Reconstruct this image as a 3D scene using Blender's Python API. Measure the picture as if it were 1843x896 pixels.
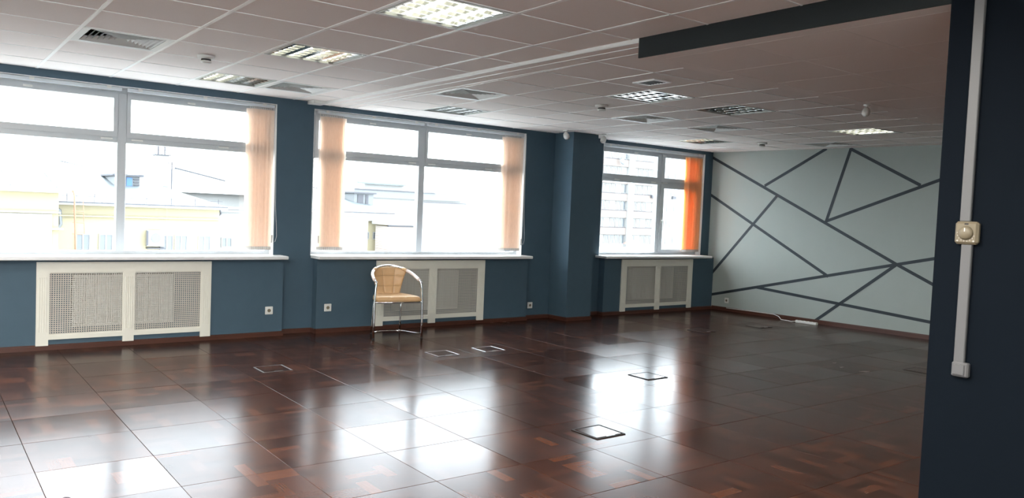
import bpy, math, random
from mathutils import Vector, Matrix
random.seed(7)
sc = bpy.context.scene
for o in list(bpy.data.objects): bpy.data.objects.remove(o)
COL = sc.collection
R = math.radians

# ------------------------------------------------------------------ camera
H_CAM = 1.5163
cam_d = bpy.data.cameras.new('camera'); cam = bpy.data.objects.new('camera', cam_d); COL.objects.link(cam)
cam_d.sensor_fit = 'HORIZONTAL'; cam_d.sensor_width = 36.0
cam_d.lens = 36.0 * 1435.0 / 1843.0
cam_d.clip_start = 0.05; cam_d.clip_end = 400
yaw, pitch, roll = .649, -.0473, .0421
fw = Vector((math.sin(yaw)*math.cos(pitch), math.cos(yaw)*math.cos(pitch), math.sin(pitch)))
rt = Vector((math.cos(yaw), -math.sin(yaw), 0)); up = rt.cross(fw)
r2 = rt*math.cos(roll) + up*math.sin(roll); u2 = -rt*math.sin(roll) + up*math.cos(roll)
m = Matrix((r2, u2, -fw)).transposed().to_4x4(); m.translation = Vector((0, 0, H_CAM))
cam.matrix_world = m
sc.camera = cam

# ------------------------------------------------------------------ sky, sun, exposure
SKY = 3.2
wd = bpy.data.worlds.new('overcast_sky'); sc.world = wd; wd.use_nodes = True
bg = wd.node_tree.nodes['Background']; bg.inputs[0].default_value = (.86, .93, 1, 1); bg.inputs[1].default_value = SKY
sc.view_settings.view_transform = 'Standard'; sc.view_settings.look = 'None'
sc.view_settings.exposure = 2.36; sc.view_settings.gamma = 1.0; sc.view_settings.use_curve_mapping = False

# ------------------------------------------------------------------ materials
MATS = {}
def mat(name, col, rough=.6, metal=0.0, spec=.5, noise=0.0, nscale=20, bump=0.0, coat=0.0, emit=None, estr=0, rnd=0.0):
    mt = bpy.data.materials.new(name); mt.use_nodes = True; nt = mt.node_tree; N = nt.nodes; L = nt.links
    p = N['Principled BSDF']
    p.inputs['Base Color'].default_value = (*col, 1); p.inputs['Roughness'].default_value = rough
    p.inputs['Metallic'].default_value = metal; p.inputs['Specular IOR Level'].default_value = spec
    if coat: p.inputs['Coat Weight'].default_value = coat; p.inputs['Coat Roughness'].default_value = .1
    if emit: p.inputs['Emission Color'].default_value = (*emit, 1); p.inputs['Emission Strength'].default_value = estr
    if noise or bump or rnd:
        tc = N.new('ShaderNodeTexCoord'); nz = N.new('ShaderNodeTexNoise'); nz.inputs['Scale'].default_value = nscale
        nz.inputs['Detail'].default_value = 4; L.new(tc.outputs['Object'], nz.inputs['Vector'])
        if noise or rnd:
            hs = N.new('ShaderNodeHueSaturation'); hs.inputs['Color'].default_value = (*col, 1)
            mr = N.new('ShaderNodeMapRange'); mr.inputs[3].default_value = 1-noise; mr.inputs[4].default_value = 1+noise
            L.new(nz.outputs['Fac'], mr.inputs[0])
            if rnd:
                oi = N.new('ShaderNodeObjectInfo'); m2 = N.new('ShaderNodeMapRange')
                m2.inputs[3].default_value = 1-rnd; m2.inputs[4].default_value = 1+rnd; L.new(oi.outputs['Random'], m2.inputs[0])
                mu = N.new('ShaderNodeMath'); mu.operation = 'MULTIPLY'; L.new(mr.outputs[0], mu.inputs[0]); L.new(m2.outputs[0], mu.inputs[1])
                L.new(mu.outputs[0], hs.inputs['Value'])
            else: L.new(mr.outputs[0], hs.inputs['Value'])
            L.new(hs.outputs[0], p.inputs['Base Color'])
        if bump:
            b = N.new('ShaderNodeBump'); b.inputs['Strength'].default_value = bump; b.inputs['Distance'].default_value = .002
            L.new(nz.outputs['Fac'], b.inputs['Height']); L.new(b.outputs[0], p.inputs['Normal'])
    MATS[name] = mt
    return mt
M = MATS
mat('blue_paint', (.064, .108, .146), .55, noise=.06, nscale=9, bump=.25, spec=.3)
mat('partition_paint_shaded', (.0048, .0076, .0120), .7, noise=.06, nscale=9, bump=.25, spec=.05)  # the blue wall paint, darkened to hold the partition's shade
mat('beam_paint_shaded', (.016, .020, .022), .6, spec=.2)  # shade of the beam face put into its colour
mat('mural_paint', (.38, .42, .395), .7, noise=.03, nscale=6, spec=.3)
mat('stripe_paint', (.020, .030, .040), .6)
mat('ceiling_tile', (.85, .785, .75), .9, noise=.04, nscale=160, bump=.3, spec=.2, rnd=.04)
mat('grid_metal', (.88, .87, .85), .45)
mat('plaster_white', (.78, .77, .74), .8)
mat('void_dark', (.02, .02, .02), .9)
mat('pvc', (.50, .52, .54), .3)
mat('rail_metal', (.62, .66, .69), .35)
mat('sill_white', (.80, .80, .80), .35)
mat('cream_paint', (.78, .76, .68), .45, noise=.03, nscale=12)
mat('mesh_paint', (.56, .54, .49), .5)
mat('radiator_white', (.80, .79, .75), .4)
mat('chrome', (.75, .76, .78), .12, metal=1)
mat('chrome_bright', (.9, .9, .9), .22, metal=1)
mat('leather', (.66, .42, .22), .38, noise=.08, nscale=14, bump=.2)
mat('seam', (.33, .19, .09), .5)
mat('arm_wood', (.74, .62, .57), .2, coat=.6)
mat('black_rubber', (.015, .015, .015), .6)
mat('skirting', (.075, .026, .016), .35, noise=.25, nscale=8)
mat('plastic_white', (.74, .73, .70), .4)
mat('plastic_cream', (.20, .165, .11), .45)
mat('plastic_grey', (.13, .13, .135), .45)
mat('dark_hole', (.02, .02, .022), .7)
mat('frame_steel', (.42, .42, .43), .28, metal=1)
mat('louvre_alu', (.62, .63, .62), .16, metal=1)
mat('housing_white', (.50, .51, .47), .4)
mat('tube_lit', (.9, .9, .85), .4, emit=(1.0, .96, .84), estr=2.2)
mat('opal_fill', (.9, .9, .85), .4, emit=(1.0, .96, .88), estr=16)  # glow of the added, unseen fill lights
mat('tube_off', (.75, .76, .76), .3)
mat('vent_white', (.70, .70, .68), .5)
mat('maroon', (.03, .004, .009), .6, spec=.2)
mat('weight_grey', (.48, .46, .43), .5)
# exterior
mat('ext_yellow', (0.205, 0.180, 0.115), .9, noise=.02, nscale=2)
mat('ext_yellow_deep', (.165, .142, .084), .9)
mat('ext_white', (0.193, 0.193, 0.188), .9)
mat('ext_roof', (.054, .064, .069), .5)
mat('ext_roof_white', (.080, .085, .088), .6)
mat('ext_grey', (0.040, 0.040, 0.046), .8)
mat('ext_glass', (0.060, 0.069, 0.077), .25)
mat('ext_blue', (0.022, 0.072, 0.202), .6)
mat('ext_rust', (.24, .10, .06), .8)
mat('ext_brickband', (0.132, 0.108, 0.096), .9)
mat('ext_ground', (.38, .38, .37), .9)
mat('ext_red', (.6, .09, .07), .8)

def brick_mat():
    mt = bpy.data.materials.new('ext_brick'); mt.use_nodes = True; nt = mt.node_tree; N = nt.nodes; L = nt.links
    p = N['Principled BSDF']; p.inputs['Roughness'].default_value = .9
    b = N.new('ShaderNodeTexBrick'); tc = N.new('ShaderNodeTexCoord'); mp = N.new('ShaderNodeMapping')
    mp.inputs['Rotation'].default_value = (R(90), 0, 0)
    L.new(tc.outputs['Object'], mp.inputs[0]); L.new(mp.outputs[0], b.inputs[0])
    b.inputs['Color1'].default_value = (.24, .17, .12, 1); b.inputs['Color2'].default_value = (.30, .24, .19, 1)
    b.inputs['Mortar'].default_value = (.36, .35, .34, 1); b.inputs['Scale'].default_value = 5
    L.new(b.outputs[0], p.inputs['Base Color']); MATS['ext_brick'] = mt
brick_mat()

def glass_mat():
    mt = bpy.data.materials.new('window_glass'); mt.use_nodes = True; nt = mt.node_tree; N = nt.nodes; L = nt.links
    N.remove(N['Principled BSDF']); out = N['Material Output']
    t = N.new('ShaderNodeBsdfTransparent'); t.inputs[0].default_value = (.95, .97, .97, 1)
    g = N.new('ShaderNodeBsdfGlossy'); g.inputs['Roughness'].default_value = .02
    mx = N.new('ShaderNodeMixShader'); mx.inputs[0].default_value = .035; L.new(t.outputs[0], mx.inputs[1]); L.new(g.outputs[0], mx.inputs[2])
    L.new(mx.outputs[0], out.inputs[0]); MATS['window_glass'] = mt
glass_mat()

def fabric(name, col, tr):
    mt = bpy.data.materials.new(name); mt.use_nodes = True; nt = mt.node_tree; N = nt.nodes; L = nt.links
    N.remove(N['Principled BSDF']); out = N['Material Output']
    tc = N.new('ShaderNodeTexCoord'); nz = N.new('ShaderNodeTexNoise'); mp = N.new('ShaderNodeMapping')
    mp.inputs['Scale'].default_value = (60, 60, 3); L.new(tc.outputs['Object'], mp.inputs[0]); L.new(mp.outputs[0], nz.inputs[0])
    hs = N.new('ShaderNodeHueSaturation'); hs.inputs['Color'].default_value = (*col, 1)
    mr = N.new('ShaderNodeMapRange'); mr.inputs[3].default_value = .85; mr.inputs[4].default_value = 1.15
    L.new(nz.outputs[0], mr.inputs[0]); L.new(mr.outputs[0], hs.inputs['Value'])
    d = N.new('ShaderNodeBsdfDiffuse'); t = N.new('ShaderNodeBsdfTranslucent'); L.new(hs.outputs[0], d.inputs[0]); L.new(hs.outputs[0], t.inputs[0])
    mx = N.new('ShaderNodeMixShader'); mx.inputs[0].default_value = tr
    L.new(d.outputs[0], mx.inputs[1]); L.new(t.outputs[0], mx.inputs[2]); L.new(mx.outputs[0], out.inputs[0]); MATS[name] = mt
fabric('peach_fabric', (.96, .87, .795), .66)
fabric('orange_fabric', (.97, .70, .44), .74)

def parquet():
    mt = bpy.data.materials.new('parquet'); mt.use_nodes = True; nt = mt.node_tree; N = nt.nodes; L = nt.links
    p = N['Principled BSDF']
    def mth(op, a, b=None):
        n = N.new('ShaderNodeMath'); n.operation = op
        for i, v in enumerate((a, b)):
            if v is None: continue
            if isinstance(v, (int, float)): n.inputs[i].default_value = v
            else: L.new(v, n.inputs[i])
        return n.outputs[0]
    tc = N.new('ShaderNodeTexCoord'); sx = N.new('ShaderNodeSeparateXYZ'); L.new(tc.outputs['Object'], sx.inputs[0])
    oi = N.new('ShaderNodeObjectInfo')
    u = mth('DIVIDE', mth('ADD', sx.outputs[0], 30.3), .2); v = mth('DIVIDE', mth('ADD', sx.outputs[1], 30.3), .2)
    fu, fv = mth('FLOOR', u), mth('FLOOR', v)
    chk = mth('MODULO', mth('ADD', fu, fv), 2.0)
    su = mth('FLOOR', mth('MULTIPLY', mth('FRACT', u), 3)); sv = mth('FLOOR', mth('MULTIPLY', mth('FRACT', v), 3))
    idx = mth('ADD', mth('MULTIPLY', chk, su), mth('MULTIPLY', mth('SUBTRACT', 1.0, chk), sv))
    cb = N.new('ShaderNodeCombineXYZ'); L.new(fu, cb.inputs[0]); L.new(fv, cb.inputs[1])
    L.new(mth('ADD', mth('MULTIPLY', idx, 7.3), mth('MULTIPLY', oi.outputs['Random'], 913.0)), cb.inputs[2])
    wn = N.new('ShaderNodeTexWhiteNoise'); wn.noise_dimensions = '3D'; L.new(cb.outputs[0], wn.inputs['Vector'])
    cr = N.new('ShaderNodeValToRGB'); e = cr.color_ramp.elements
    e[0].position = 0; e[0].color = (.028, .0115, .0075, 1); e[1].position = 1; e[1].color = (.086, .030, .0145, 1)
    for pos, c in ((.3, (.036, .0142, .009, 1)), (.6, (.044, .0168, .0102, 1)), (.85, (.056, .021, .012, 1))):
        k = e.new(pos); k.color = c
    L.new(wn.outputs['Value'], cr.inputs[0])
    # grain
    gu = mth('ADD', mth('MULTIPLY', chk, sx.outputs[0]), mth('MULTIPLY', mth('SUBTRACT', 1.0, chk), sx.outputs[1]))
    gv = mth('ADD', mth('MULTIPLY', chk, sx.outputs[1]), mth('MULTIPLY', mth('SUBTRACT', 1.0, chk), sx.outputs[0]))
    cg = N.new('ShaderNodeCombineXYZ'); L.new(mth('MULTIPLY', gu, 140.0), cg.inputs[0]); L.new(mth('MULTIPLY', gv, 9.0), cg.inputs[1]); L.new(wn.outputs['Value'], cg.inputs[2])
    nz = N.new('ShaderNodeTexNoise'); nz.inputs['Scale'].default_value = 1; nz.inputs['Detail'].default_value = 3; L.new(cg.outputs[0], nz.inputs['Vector'])
    hs = N.new('ShaderNodeHueSaturation'); L.new(cr.outputs[0], hs.inputs['Color'])
    mr = N.new('ShaderNodeMapRange'); mr.inputs[3].default_value = .75; mr.inputs[4].default_value = 1.25; L.new(nz.outputs['Fac'], mr.inputs[0])
    L.new(mr.outputs[0], hs.inputs['Value']); L.new(hs.outputs[0], p.inputs['Base Color'])
    # wear: gloss differs a little from panel to panel
    n2 = N.new('ShaderNodeTexNoise'); n2.inputs['Scale'].default_value = 5; n2.inputs['Detail'].default_value = 6; L.new(tc.outputs['Object'], n2.inputs['Vector'])
    r1 = N.new('ShaderNodeMapRange'); r1.inputs[3].default_value = .165; r1.inputs[4].default_value = .27; L.new(oi.outputs['Random'], r1.inputs[0])
    r0 = mth('ADD', r1.outputs[0], mth('MULTIPLY', mth('SUBTRACT', n2.outputs['Fac'], .5), .05))
    L.new(r0, p.inputs['Roughness'])
    p.inputs['Specular IOR Level'].default_value = .08
    n3 = N.new('ShaderNodeTexNoise'); n3.inputs['Scale'].default_value = 9; n3.inputs['Detail'].default_value = 1; L.new(tc.outputs['Object'], n3.inputs['Vector'])
    b = N.new('ShaderNodeBump'); b.inputs['Strength'].default_value = .10; b.inputs['Distance'].default_value = .002
    L.new(n3.outputs['Fac'], b.inputs['Height']); L.new(b.outputs[0], p.inputs['Normal'])
    MATS['parquet'] = mt
parquet()

# ------------------------------------------------------------------ mesh helpers
class MB:
    def __init__(s): s.v = []; s.f = []
    def add(s, vs, fs):
        b = len(s.v); s.v += [tuple(x) for x in vs]; s.f += [tuple(i+b for i in f) for f in fs]; return s
    def box(s, x0, x1, y0, y1, z0, z1, mtx=None):
        vs = [Vector((x, y, z)) for z in (z0, z1) for y in (y0, y1) for x in (x0, x1)]
        if mtx: vs = [mtx @ v for v in vs]
        return s.add(vs, [(0, 2, 3, 1), (4, 5, 7, 6), (0, 1, 5, 4), (2, 6, 7, 3), (0, 4, 6, 2), (1, 3, 7, 5)])
    def cbox(s, x0, x1, y0, y1, z0, z1, c, mtx=None):
        """box with all edges chamfered by c"""
        vs = []; ids = {}
        for k, (sx, sy, sz) in enumerate([(a, b, d) for a in (0, 1) for b in (0, 1) for d in (0, 1)]):
            X = (x0, x1)[sx]; Y = (y0, y1)[sy]; Z = (z0, z1)[sz]
            ix = c if sx == 0 else -c; iy = c if sy == 0 else -c; iz = c if sz == 0 else -c
            for ax in range(3):
                ids[(sx, sy, sz, ax)] = len(vs)
                vs.append(Vector((X + (ix if ax != 0 else 0), Y + (iy if ax != 1 else 0), Z + (iz if ax != 2 else 0))))
        fs = []
        for ax in range(3):
            for sd_ in (0, 1):
                o = [(0, 0), (1, 0), (1, 1), (0, 1)]
                q = []
                for a, b in o:
                    k = [a, b]; k.insert(ax, sd_); q.append(ids[(*k, ax)])
                fs.append(q if (sd_ == 1) == (ax != 1) else q[::-1])
        for ax in range(3):          # edges along ax
            oa = [a for a in range(3) if a != ax]
            for a in (0, 1):
                for b in (0, 1):
                    def key(t):
                        k = [0, 0, 0]; k[ax] = t; k[oa[0]] = a; k[oa[1]] = b; return tuple(k)
                    fs.append((ids[(*key(0), oa[0])], ids[(*key(1), oa[0])], ids[(*key(1), oa[1])], ids[(*key(0), oa[1])]))
        for a in (0, 1):
            for b in (0, 1):
                for d in (0, 1): fs.append((ids[(a, b, d, 0)], ids[(a, b, d, 1)], ids[(a, b, d, 2)]))
        if mtx: vs = [mtx @ v for v in vs]
        return s.add(vs, fs)
    def prism(s, poly, z0, z1):
        n = len(poly); vs = [(*p[:2], z0) for p in poly] + [(*p[:2], z1) for p in poly]
        fs = [tuple(range(n))[::-1], tuple(range(n, 2*n))] + [(i, (i+1) % n, n+(i+1) % n, n+i) for i in range(n)]
        return s.add(vs, fs)
    def tube(s, pts, r, n=10, close=False):
        pts = [Vector(p) for p in pts]; k = len(pts); rs = r if isinstance(r, (list, tuple)) else [r]*k
        ring = []; ref = None
        for i, p in enumerate(pts):
            t = (pts[min(i+1, k-1)] - pts[max(i-1, 0)]).normalized()
            if ref is None:
                ref = Vector((0, 0, 1)) if abs(t.z) < .9 else Vector((1, 0, 0))
            a = (ref - t*ref.dot(t)).normalized(); b = t.cross(a); ref = a
            ring.append([p + (a*math.cos(2*math.pi*j/n) + b*math.sin(2*math.pi*j/n))*rs[i] for j in range(n)])
        vs = [v for q in ring for v in q]; fs = []
        for i in range(k-1):
            for j in range(n): fs.append((i*n+j, i*n+(j+1) % n, (i+1)*n+(j+1) % n, (i+1)*n+j))
        fs += [tuple(range(n))[::-1], tuple((k-1)*n+j for j in range(n))]
        return s.add(vs, fs)
    def lathe(s, prof, n=20, mtx=None):
        """prof: (r,z) pairs round the z axis"""
        vs = []; k = len(prof)
        for r, z in prof:
            for j in range(n): vs.append(Vector((r*math.cos(2*math.pi*j/n), r*math.sin(2*math.pi*j/n), z)))
        fs = []
        for i in range(k-1):
            for j in range(n): fs.append((i*n+j, i*n+(j+1) % n, (i+1)*n+(j+1) % n, (i+1)*n+j))
        fs += [tuple(range(n))[::-1], tuple((k-1)*n+j for j in range(n))]
        if mtx: vs = [mtx @ v for v in vs]
        return s.add(vs, fs)
    def quad(s, a, b, c, d): return s.add([a, b, c, d], [(0, 1, 2, 3)])
    def mesh(s, name, m_, smooth=False):
        me = bpy.data.meshes.new(name); me.from_pydata(s.v, [], s.f); me.update()
        me.materials.append(MATS[m_])
        if smooth:
            for p in me.polygons: p.use_smooth = True
        return me
    def build(s, name, m_, parent=None, smooth=False):
        return obj(name, s.mesh(name, m_, smooth), parent)
def obj(name, me, parent=None, loc=None, rz=None):
    o = bpy.data.objects.new(name, me); COL.objects.link(o)
    if parent: o.parent = parent
    if loc is not None: o.location = loc
    if rz is not None: o.rotation_euler = (0, 0, rz)
    return o
def tag(o, label=None, cat=None, group=None, kind=None):
    if label: o['label'] = label
    if cat: o['category'] = cat
    if group: o['group'] = group
    if kind: o['kind'] = kind
    return o
def thing(name, label, cat, loc=(0, 0, 0), rz=0, group=None):
    o = bpy.data.objects.new(name, None); COL.objects.link(o); o.location = loc; o.rotation_euler = (0, 0, rz)
    o.empty_display_size = .1
    return tag(o, label, cat, group)
def struct(name, bm, m_, label=None):
    o = bm.build(name, m_); o['kind'] = 'structure'
    if label: o['label'] = label; 
    return o
def clip(poly, nx, ny, c):
    """keep nx*x+ny*y<=c"""
    out = []
    for i in range(len(poly)):
        a, b = poly[i], poly[(i+1) % len(poly)]
        da = nx*a[0]+ny*a[1]-c; db = nx*b[0]+ny*b[1]-c
        if da <= 0: out.append(a)
        if da*db < 0:
            t = da/(da-db); out.append((a[0]+t*(b[0]-a[0]), a[1]+t*(b[1]-a[1])))
    return out
def inview(x, y, rmin, a0=-2, a1=76):
    return y > -1 and math.hypot(x, y) > rmin and a0 < math.degrees(math.atan2(x, y)) < a1

# ------------------------------------------------------------------ room measures
YW = 8.832             # plane of piers and of the band over the windows
YP = 8.712             # plane of the parapets under the sills
YO = 9.22              # outer face
ZL, ZR, ZB = 2.682, 2.659, 2.552     # ceilings: main part, window bay to the right, lowered part over the opening
XS = 3.815             # step between the ceilings, face of beam and partition
XMIN, YMIN = -3.2, -3.2
def xfar(y): return 11.0417 - .0713*(y-7)
ZTOP = 2.95

# ------------------------------------------------------------------ floor
base = MB(); base.prism([(XMIN-.3, YMIN-.3), (12.3, YMIN-.3), (12.3, YO), (XMIN-.3, YO)], -.25, -.012)
floor = struct('floor', base, 'parquet')
TS = .6; FX, FY = 2.3506, 6.1022
panel = MB(); a, b = .2992, .2976
vs = [(sx*a, sy*a, -.012) for sx, sy in ((-1, -1), (1, -1), (1, 1), (-1, 1))] + [(sx*a, sy*a, -.0014) for sx, sy in ((-1, -1), (1, -1), (1, 1), (-1, 1))] + [(sx*b, sy*b, 0) for sx, sy in ((-1, -1), (1, -1), (1, 1), (-1, 1))]
panel.add(vs, [(0, 3, 2, 1), (8, 9, 10, 11)] + [(i, (i+1) % 4, 4+(i+1) % 4, 4+i) for i in range(4)] + [(4+i, 4+(i+1) % 4, 8+(i+1) % 4, 8+i) for i in range(4)])
panel_me = panel.mesh('floor_panel', 'parquet')
rest = MB()
rng = random.Random(3)
for i in range(-9, 15):
    for j in range(-17, 5):
        cx, cy = FX+TS*(i+.5), FY+TS*(j+.5)
        if cx-.3 > xfar(cy) or cy-.3 > YW or cx < XMIN or cy < YMIN: continue
        if not inview(cx, cy, 3.3):
            rest.box(cx-.299, cx+.299, cy-.299, cy+.299, -.0115, 0); continue
        full = cx+.31 < xfar(cy+.3) and cy+.3 < YW-.02
        if full:
            o = obj('floor_panel', panel_me, floor, (cx, cy, 0))
            o.rotation_euler = (R(rng.gauss(0, .035)), R(rng.gauss(0, .035)), rng.choice((0, 1, 2, 3))*math.pi/2)
            o.location.z = rng.uniform(-.0008, 0)
        else:
            poly = [(cx-.299, cy-.299), (cx+.299, cy-.299), (cx+.299, cy+.299), (cx-.299, cy+.299)]
            poly = clip(poly, 0, 1, YW); poly = clip(poly, 1, .0713, 11.0417+.0713*7)
            if len(poly) > 2:
                MB().prism([(x-cx, y-cy) for x, y in poly], -.0115, 0).build('floor_panel', 'parquet', floor).location = (cx, cy, 0)
tag(rest.build('panel_field', 'parquet', floor), kind='stuff')

# ------------------------------------------------------------------ window wall
WIN = [(-3.0, -.32), (0.10, 3.302), (3.745, 6.868), (8.352, 10.705)]     # openings; the first is unseen, added for light
WZ0, WZ1 = .90, 2.605
PAR = [(-.12, 3.380), (3.785, 6.900), (8.372, 10.93)]       # parapets
COVER = [(.968, 2.583), (4.545, 6.155), (8.727, 10.367)]    # radiator covers
w = MB()
xs = [XMIN-.3] + [v for p in WIN for v in p] + [12.2]
w.box(xs[0], xs[-1], YW, YO, WZ1, ZTOP)                     # band
w.box(xs[0], xs[-1], 8.93, YO, -.2, WZ0)                    # wall below windows
for k in range(0, len(xs), 2): w.box(xs[k], xs[k+1], YW, YO, WZ0, WZ1)
prev = XMIN-.3
for (p0, p1), (c0, c1) in zip(PAR, COVER):
    w.box(prev, p0, YW, 8.93, -.2, WZ0)
    n0, n1 = c0+.06, c1-.06                                 # niche for the radiator
    w.box(p0, n0, YP, 8.93, -.2, .875); w.box(n1, p1, YP, 8.93, -.2, .875)
    w.box(n0, n1, YP, 8.93, .80, .875); w.box(n0, n1, YP, 8.93, -.2, .11)
    w.box(p0, p1, YW, 8.93, .875, WZ0)
    prev = p1
w.box(prev, 12.2, YW, 8.93, -.2, WZ0)
struct('wall_front', w, 'blue_paint', 'dark blue painted window wall with piers and parapets under the sills')
pil = MB(); pil.box(7.402, 7.872, 8.44, YW+.02, -.1, ZTOP)
struct('wall_pillar', pil, 'blue_paint', 'square dark blue column standing out of the window wall')
# far mural wall
fw_ = MB(); fw_.prism([(xfar(YMIN-.3), YMIN-.3), (xfar(YMIN-.3)+.4, YMIN-.3), (xfar(YO)+.6, YO), (xfar(YO), YO)], -.2, ZTOP)
wall_r = struct('wall_right', fw_, 'mural_paint', 'pale grey green end wall crossed by dark painted stripes')
# left and rear
w = MB(); w.box(XMIN-.3, XMIN, YMIN-.3, YO, -.2, ZTOP); struct('wall_left', w, 'mural_paint')
w = MB(); w.box(.6, 12.4, YMIN-.3, YMIN, -.2, ZTOP); w.box(XMIN-.3, -2.95, YMIN-.3, YMIN, -.2, ZTOP)
w.box(-2.95, .6, YMIN-.3, YMIN, -.2, .35); w.box(-2.95, .6, YMIN-.3, YMIN, 2.6, ZTOP)
w.box(.8, XS-.005, -1.35, -1.2, -.2, ZTOP); w.box(.8, .95, YMIN, -1.35, -.2, ZTOP)       # unseen bay walls, added to keep rear light off the partition
struct('wall_rear', w, 'mural_paint')
w = MB(); yb = YMIN-.15  # unseen window, added to bring in fill light from behind
for x in (-2.95, -1.80, -.62, .53): w.box(x, x+.07, yb, yb+.07, .35, 2.6)
w.box(-2.95, .6, yb, yb+.07, .35, .42); w.box(-2.95, .6, yb, yb+.07, 2.53, 2.6)
W5 = struct('window_5', w, 'pvc', 'white framed window added in the unseen rear bay for fill light')
for x in (-2.88, -1.73, -.55): MB().box(x, x+1.08, yb+.03, yb+.036, .42, 2.53).build('pane', 'window_glass', W5)
# partition and beam
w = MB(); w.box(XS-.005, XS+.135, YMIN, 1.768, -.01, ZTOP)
struct('wall_partition', w, 'partition_paint_shaded', 'dark partition wall with white trunking and switches')
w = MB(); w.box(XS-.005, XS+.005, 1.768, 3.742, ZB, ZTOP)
struct('trim_1', w, 'beam_paint_shaded', 'dark blue face of the lowered ceiling beam')
w = MB(); w.box(XS+.128, XS+.137, 1.764, 1.772, 0, ZB)
struct('trim_2', w, 'grid_metal', 'thin metal corner bead on the partition edge')

# mural stripes
S_ = [((8.85, 2.576), (5.677, .993)), ((5.677, .993), (5.10, .722)), ((6.825, 2.656), (7.819, 2.098)), ((6.443, 2.643), (6.756, 1.565)),
      ((6.443, 2.643), (5.432, 2.114)), ((6.756, 1.565), (5.10, 2.215)), ((8.832, 1.933), (6.678, .738)), ((7.593, 1.94), (8.82, .508)),
      ((8.82, .22), (5.677, .993)), ((5.677, .993), (5.10, 1.132)), ((7.865, .451), (5.10, .234)), ((5.677, .993), (6.827, .05))]
for (ya, za), (yb, zb) in S_:
    A = Vector((xfar(ya), ya, za)); B = Vector((xfar(yb), yb, zb)); d = (B-A).normalized(); n = Vector((-1, -.0713, 0)).normalized()
    p = n.cross(d).normalized()*.022; n = n*.003
    bm = MB(); A -= d*.008; B += d*.008
    bm.add([A-p, B-p, B+p, A+p, A-p+n, B-p+n, B+p+n, A+p+n], [(0, 1, 2, 3), (7, 6, 5, 4), (0, 4, 5, 1), (1, 5, 6, 2), (2, 6, 7, 3), (3, 7, 4, 0)])
    bm.build('stripe', 'stripe_paint', wall_r)

# skirting boards
def skirt(name, pts, mtl='skirting', h=.052, t=.014):
    bm = MB()
    for (xa, ya), (xb, yb) in zip(pts, pts[1:]):
        d = Vector((xb-xa, yb-ya, 0)).normalized(); n = Vector((d.y, -d.x, 0))*t
        P = [Vector((xa, ya, 0)), Vector((xb, yb, 0)), Vector((xb, yb, 0))+n, Vector((xa, ya, 0))+n]
        e = d*t
        P[2] += e if True else 0; P[3] -= e*0
        bm.prism([(q.x, q.y) for q in (P[0], P[3], P[2], P[1])][::-1], 0, h-.012)
        Q = [P[0], P[1], P[1]+n*.5, P[0]+n*.5]
        bm.prism([(q.x, q.y) for q in Q][::-1], h-.012, h)
    return struct(name, bm, mtl)
skirt('baseboard_front', [(XMIN, YW), (-.12, YW), (-.12, YP), (3.38, YP), (3.38, YW), (3.785, YW), (3.785, YP), (6.90, YP), (6.90, YW), (7.402, YW), (7.402, 8.44), (7.872, 8.44), (7.872, YW), (8.372, YW), (8.372, YP), (10.91, YP)])
skirt('baseboard_right', [(xfar(8.7), 8.7), (xfar(-2), -2)], h=.062)

# ------------------------------------------------------------------ ceiling
c = MB(); c.box(XMIN-.3, 12.4, YMIN-.3, YO, ZTOP-.06, ZTOP+.2)
ceiling = struct('ceiling', c, 'plaster_white')
def tilefield(ex, ey, org, irange, jrange, Z, clips, skip, gap, rmin, bar_w, first_cells=None):
    """square lay-in tiles on a grid spanned by ex,ey from org"""
    ux, uy = Vector(ex), Vector(ey)
    g = .5*gap
    sx, sy = ux.length, uy.length; nx, ny = ux/sx, uy/sy
    shared = {}
    restm = MB()
    for i in irange:
        for j in jrange:
            if (i, j) in skip: continue
            cen = Vector(org) + ux*(i+.5) + uy*(j+.5)
            loc = [(-1, -1), (1, -1), (1, 1), (-1, 1)]
            poly = [(cen + nx*(a*(sx/2-g)) + ny*(b*(sy/2-g))) for a, b in loc]; poly = [(p.x, p.y) for p in poly]
            full = poly
            for cl in clips: poly = clip(poly, *cl) if len(poly) > 2 else []
            if len(poly) < 3: continue
            ccw = sum(poly[k][0]*poly[(k+1) % len(poly)][1]-poly[(k+1) % len(poly)][0]*poly[k][1] for k in range(len(poly)))
            if abs(ccw) < .004: continue
            if not inview(cen.x, cen.y, rmin): restm.prism(poly, Z, Z+.015); continue
            if poly == full:
                if 'me' not in shared: shared['me'] = MB().prism([(x-cen.x, y-cen.y) for x, y in poly], 0, .015).mesh('ceiling_tile', 'ceiling_tile')
                o = obj('ceiling_tile', shared['me'], ceiling, (cen.x, cen.y, Z + rng.uniform(0, .0012)))
            else:
                o = MB().prism([(x-cen.x, y-cen.y) for x, y in poly], 0, .015).build('ceiling_tile', 'ceiling_tile', ceiling); o.location = (cen.x, cen.y, Z)
    if restm.v: tag(restm.build('tile_field', 'ceiling_tile', ceiling), kind='stuff')
def barline(p, q, wd_, Z, clips, name='grid_bar'):
    p, q = Vector(p), Vector(q); d = (q-p).normalized(); n = Vector((-d.y, d.x))*wd_/2
    poly = [tuple(p-n), tuple(q-n), tuple(q+n), tuple(p+n)]
    for cl in clips: poly = clip(poly, *cl) if len(poly) > 2 else []
    if len(poly) > 2: MB().prism(poly, Z-.003, Z+.012).build(name, 'grid_metal', ceiling)

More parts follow.
